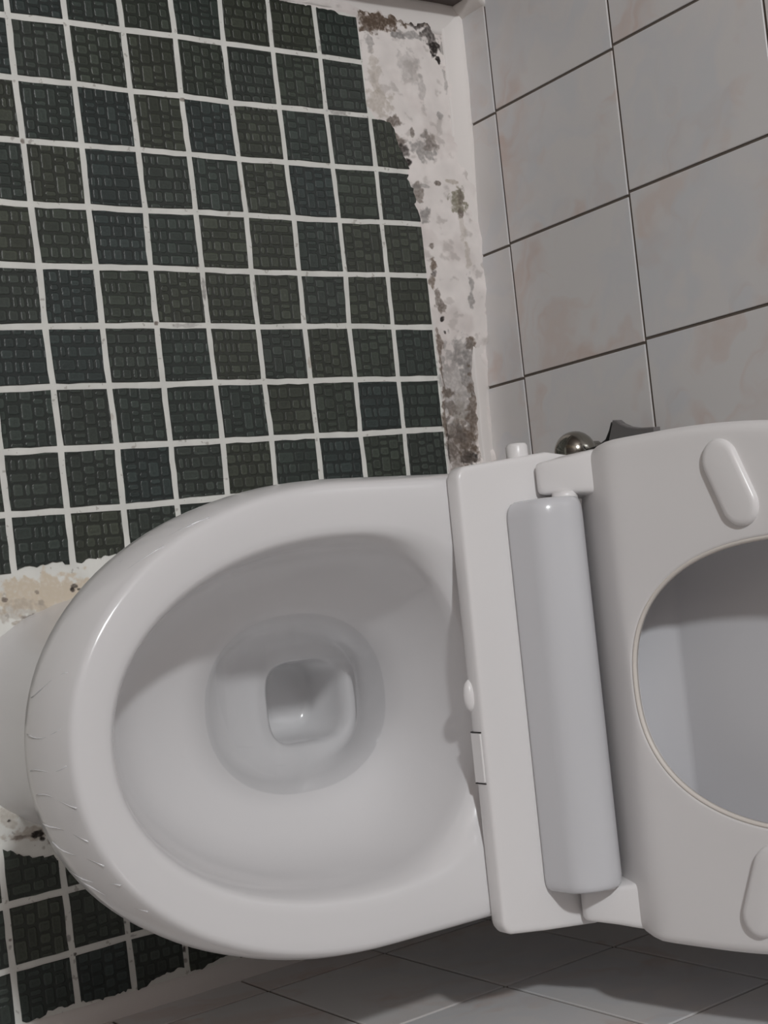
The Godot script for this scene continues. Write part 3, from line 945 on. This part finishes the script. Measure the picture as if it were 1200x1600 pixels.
# inner edge of the rim; it slopes down into the bowl at the back
func rim_ring(y: float, b: float, af: float, ar: float, drop: float) -> PackedVector3Array:
	var r := egg(y, 0.0, 0.099, b, af, ar, 2.1, 2.4)
	for k in r.size():
		var back := smoothstep(0.08, -0.02, r[k].z)
		r[k].y -= drop * back
	return r

func hinge_base(t):
	var p := PackedVector2Array()
	for c in [[0.181, -0.012, 0.0], [-0.175, -0.012, 0.25]]:
		for k in 7:
			var a: float = TAU * (c[2] + 0.25 * k / 6.0)
			p.append(Vector2(c[0] + 0.012 * cos(a), c[1] + 0.012 * sin(a)))
	p.append(Vector2(-0.1905, -0.045))
	p.append(Vector2(-0.1965, -0.100))
	p.append(Vector2(-0.190, -0.150))
	p.append(Vector2(0.196, -0.150))
	p.append(Vector2(0.2035, -0.100))
	p.append(Vector2(0.1975, -0.045))
	var base := obj("spray_base", solid(slab(p, 0.4018, 0.4195, 0.004)), M.plastic, t)
	# small gate over the nozzles, between two fine slits
	obj("nozzle_gate", box_mesh(Vector3(0.0305, 0.4025, -0.004), Vector3(0.0700, 0.4150, 0.0012), 0.001), M.plastic, base)
	for x in [0.0292, 0.0705]:
		obj("slit", box_mesh(Vector3(x, 0.4022, -0.004), Vector3(x + 0.0009, 0.4155, 0.0006)), M.slit, base)
	var bump := PackedVector3Array()
	var rr := []
	for k in 9:
		var u := -1.0 + k / 4.0
		var s := sqrt(maxf(0.02, 1.0 - u * u))
		var ring := PackedVector3Array()
		for j in 12:
			ring.append(Vector3(0.0 + 0.013 * u, 0.4055 + 0.0055 * s * cos(TAU * j / 12), 0.0 + 0.0055 * s * sin(TAU * j / 12)))
		rr.append(ring)
	bump = loft_tris(rr)
	obj("nozzle_knob", solid(bump), M.plastic, base)
	obj("hose_cap", solid(xform(lathe(PackedVector2Array([Vector2(0.001, 0.012), Vector2(0.008, 0.0115), Vector2(0.0095, 0.009), Vector2(0.0095, -0.02), Vector2(0.001, -0.02)])), Transform3D(Basis(Vector3(0, 0, 1), PI / 2), Vector3(-0.194, 0.4045, -0.079)))), M.plastic, base)

func seat_frame() -> Transform3D:
	# x across, y up along the raised seat, z out of the face that looks at the viewer
	return Transform3D(Basis(Vector3.RIGHT, -SEAT_LEAN), Vector3(0, 0.45, -0.09))

# outline of the raised seat: square at the hinge, an egg towards the free end
func seat_inside(p: Vector2, grow: float) -> bool:
	var x := absf(p.x - 0.0065) / (0.2025 + grow)
	var c := p.y - 0.09
	if c >= 0.0:
		return pow(x, 2.1) + pow(c / (0.35 + grow), 2.1) < 1.0
	return pow(x, 6.0) + pow(-c / (0.105 + grow), 6.0) < 1.0

func seat_outer(dir: Vector2, grow := 0.0) -> Vector2:
	var c := Vector2(0.0055, 0.195)
	var lo := 0.0
	var hi := 0.5
	for k in 24:
		var m := (lo + hi) * 0.5
		if seat_inside(c + dir * m, grow):
			lo = m
		else:
			hi = m
	return c + dir * lo

func seat_inner(t: float, grow := 0.0) -> Vector2:
	var s := sin(t)
	var c := cos(t)
	var n := 2.2 if c > 0.0 else 2.35
	var e := 2.0 / n
	var x := 0.0045 + (0.1085 + grow) * signf(s) * pow(absf(s), e)
	var v := 0.195 + (0.170 + grow if c > 0.0 else -(0.149 + grow)) * pow(absf(c), e)
	return Vector2(x, v)

func seat(t):
	var f := seat_frame()
	# cross-section from the hole's edge over the visible face to the outer edge and round the back
	var prof := [[0.001, -0.0095], [0.0, -0.0080], [0.0, -0.003], [0.0005, -0.0010], [0.0014, -0.0002], [0.003, 0.0]]
	var rings := []
	var n := 180
	for k in n:
		var a := TAU * k / n
		var i := seat_inner(a)
		var o := seat_outer((i - Vector2(0.0055, 0.195)).normalized())
		var w := o - i
		var wl := w.length()
		var d := w / wl
		var bottom := smoothstep(-0.5, -0.92, cos(a))   # the hinge side is thicker and rounder
		var rad := lerpf(0.010, 0.012, bottom)
		rad = minf(rad, wl * 0.85)
		var back := -0.0145
		var r := PackedVector3Array()
		for p in prof:
			r.append(v3(i + d * minf(p[0], wl * 0.3), p[1]))
		for j in 9:
			r.append(v3(i + d * lerpf(0.004, maxf(0.0045, wl - rad - 0.0005), (j + 0.5) / 9.0), 0.0))
		for j in 7:
			var q := PI * 0.5 * j / 6.0
			r.append(v3(o - d * rad * (1.0 - sin(q)), -rad * (1.0 - cos(q))))
		r.append(v3(o, maxf(back + 0.006, -rad - 0.002) if back + 0.006 < -rad else -rad - 0.0005))
		r.append(v3(o - d * 0.004, minf(back, -rad - 0.003)))
		r.append(v3(i + d * wl * 0.5, minf(back, -rad - 0.003)))
		for j in r.size():
			# the hinge side of the face turns away below the hole
			var u := maxf(0.0, 0.046 - r[j].y)
			r[j].z -= 0.50 * u * u / (u + 0.006)
		rings.append(r)
	var s := obj("seat", solid(xform(loft_tris(rings, false, false, true), f)), M.plastic, t)
	# seam round the hole
	rings = []
	for k in n:
		var a := TAU * k / n
		var i := seat_inner(a, 0.0016)
		var o2 := seat_inner(a, 0.0042)
		var dd := (o2 - i).normalized()
		rings.append(PackedVector3Array([v3(i - dd * 0.0040, -0.004), v3(i - dd * 0.0036, -0.0012), v3(i - dd * 0.0024, -0.0004), v3(i - dd * 0.0012, -0.0004), v3(i - dd * 0.0004, -0.003)]))
	obj("seam", solid(xform(loft_tris(rings, false, false, true), f)), M.cream, s)
	# hinge arms reach forward to both ends of the barrel
	for e in [[-0.1865, -0.1585, -0.188], [0.1690, 0.1965, 0.203]]:
		var rr := []
		var sec := [[-0.0800, 0.4245, 0.4310, 0.003], [-0.0815, 0.4228, 0.4345, 0.0008], [-0.0845, 0.4225, 0.4405, 0.0], [-0.094, 0.423, 0.4555, 0.0], [-0.104, 0.425, 0.4680, -0.001], [-0.118, 0.44, 0.485, -0.003]]
		for q in sec:
			var x0: float = e[0] + q[3]
			var x1: float = e[1] - q[3]
			var wide := clampf((-0.086 - q[0]) / 0.034, 0.0, 1.0)
			if e[0] < 0:
				x0 = lerpf(x0, -0.193, wide)
				x1 = x1 + 0.004 * wide
			else:
				x1 = lerpf(x1, 0.206, wide)
				x0 = x0 - 0.004 * wide
			var rect := rounded(x0, x1, q[1], q[2], minf(0.005, (q[2] - q[1]) * 0.4), 3)
			var r := PackedVector3Array()
			for p in rect:
				r.append(Vector3(p.x, p.y, q[0]))
			rr.append(r)
		obj("hinge_arm", solid(loft_tris(rr)), M.plastic, s)
	# hinge pins between arms and barrel
	for x in [[-0.1590, -0.1520], [0.1640, 0.1695]]:
		obj("hinge_pin", solid(tube(PackedVector3Array([Vector3(x[0], 0.442, -0.094), Vector3(x[1], 0.442, -0.094)]), 0.011, 18)), M.plastic, s)
	# rubber feet of the seat, seen face on
	pad(s, f, Vector2(-0.1470, 0.1560), Vector2(0.0205, 0.0075))
	pad(s, f, Vector2(0.1580, 0.1475), Vector2(-0.0215, 0.0085))

func v3(p: Vector2, z: float) -> Vector3:
	return Vector3(p.x, p.y, z)

func pad(s, f: Transform3D, c: Vector2, axis: Vector2):
	var rings := []
	for l in [[0.0185, -0.003], [0.0183, 0.0012], [0.0172, 0.0034], [0.0150, 0.0047], [0.0120, 0.0051]]:
		var r := PackedVector3Array()
		var dir := axis.normalized()
		var nrm := Vector2(-dir.y, dir.x)
		for k in 32:
			var a := TAU * k / 32
			var base := c + axis * (1.0 if cos(a) >= 0.0 else -1.0) * 0.78
			r.append(v3(base + dir * cos(a) * l[0] + nrm * sin(a) * l[0] * 0.84, l[1]))
		rings.append(r)
	obj("seat_bumper", solid(xform(loft_tris(rings), f)), M.plastic, s)

func lid(t):
	# barrel between the seat's arms: flat front, rounded crown
	var prof := PackedVector2Array()
	# (y, z) from the foot of the front face over the crown and down the back
	for q in [[0.4200, -0.0475], [0.4210, -0.0460], [0.4240, -0.0456], [0.4340, -0.0464], [0.4460, -0.0474], [0.4510, -0.0488], [0.4560, -0.0522], [0.4605, -0.0580], [0.4642, -0.0660], [0.4662, -0.0760], [0.4655, -0.0850], [0.4615, -0.0935], [0.4545, -0.1000], [0.4450, -0.1035], [0.4330, -0.1040], [0.4240, -0.1020], [0.4200, -0.0960]]:
		prof.append(Vector2(q[0], q[1]))
	var c := Vector2(0.441, -0.080)
	var rings := []
	for e in [[-0.1545, 0.70], [-0.1540, 0.80], [-0.1522, 0.90], [-0.1490, 0.955], [-0.1450, 0.985], [-0.1400, 1.0], [0.1560, 1.0], [0.1605, 0.985], [0.1635, 0.955], [0.1652, 0.90], [0.1658, 0.80]]:
		var r := PackedVector3Array()
		for p in prof:
			var q: Vector2 = c + (p - c) * e[1]
			r.append(Vector3(e[0], q.x, q.y))
		rings.append(r)
	var f := seat_frame()
	# cover: a sloping neck behind the barrel, a crease, then the broad leaf
	var shell := []
	for v in [-0.022, -0.02, 0.0, 0.02, 0.04, 0.0450, 0.0484, 0.0518, 0.09, 0.13, 0.18, 0.23, 0.28, 0.32, 0.35, 0.38, 0.40, 0.415, 0.425, 0.431, 0.433]:
		var half := 0.150 + 0.040 * smoothstep(0.0, 0.09, v)
		if v > 0.09:
			half = 0.190 * pow(maxf(0.0, 1.0 - pow((v - 0.09) / 0.3435, 2.2)), 1.0 / 2.2)
		half = maxf(half, 0.004)
		var z := -0.0650
		if v < 0.0484:
			z += (0.0484 - v) * 0.43
		if v < -0.021:
			half -= 0.006
		var th := 0.014
		var r := PackedVector3Array()
		for p in rounded(0.0065 - half, 0.0065 + half, z - th, z, minf(0.006, half * 0.5), 4):
			r.append(Vector3(p.x, v, p.y))
		shell.append(r)
	var tris := loft_tris(shell)
	var o := obj("lid", solid(xform(tris, f)), M.plastic_grey, t)
	obj("hinge_barrel", solid(loft_tris(rings)), M.plastic_grey, o)

func water():
	var o = thing("water", "still clear water standing in the toilet bowl", "water", Vector3(0.009, 0.0, -0.160), deg_to_rad(-1.7))
	var ring := egg(0.2495, -0.0015, 0.068, 0.0790, 0.0935, 0.0935, 2.2, 2.3)
	var c := mid(ring)
	var tris := PackedVector3Array()
	for k in ring.size():
		tris.append_array([c, ring[(k + 1) % ring.size()], ring[k]])
	obj("surface", solid(tris), M.water, o)

# chrome stop valve on the wall, to the left of the toilet
func supply_valve():
	var o = thing("stop_valve", "chrome stop valve with lever on the wall beside the toilet seat", "valve", Vector3(-0.205, 0.0, -0.54))
	var ball := PackedVector2Array()
	for k in 15:
		var a := PI * k / 14.0
		ball.append(Vector2(maxf(0.0004, 0.0235 * sin(a)), -0.0235 * cos(a)))
	obj("dome", solid(xform(lathe(ball), Transform3D(Basis.IDENTITY, Vector3(0.0, 0.166, 0.0)))), M.chrome, o)
	obj("wall_pipe", solid(tube(PackedVector3Array([Vector3(0.0, 0.166, -0.005), Vector3(0.0, 0.166, -0.034)]), 0.011, 16)), M.chrome, o)
	obj("stem", solid(tube(PackedVector3Array([Vector3(0.004, 0.180, 0.0), Vector3(0.002, 0.205, 0.0), Vector3(-0.004, 0.220, 0.0), Vector3(-0.014, 0.228, 0.0), Vector3(-0.022, 0.2325, 0.0)]), 0.0042, 10)), M.black, o)
	var wing := PackedVector2Array([Vector2(-0.0255, 0.2330), Vector2(-0.0245, 0.2385), Vector2(-0.0200, 0.2440), Vector2(-0.0150, 0.2540), Vector2(-0.0115, 0.2680), Vector2(-0.0090, 0.2920), Vector2(0.0060, 0.2920), Vector2(0.0060, 0.2230), Vector2(-0.0060, 0.2240)])
	var rings := []
	for l in [[0.0012, -0.006], [0.0, -0.005], [0.0, 0.003], [0.0012, 0.004]]:
		var r := PackedVector3Array()
		for p in inset(wing, l[0]):
			r.append(Vector3(p.x, p.y, l[1]))
		rings.append(r)
	obj("handle_wing", solid(loft_tris(rings), false), M.dark_metal, o)
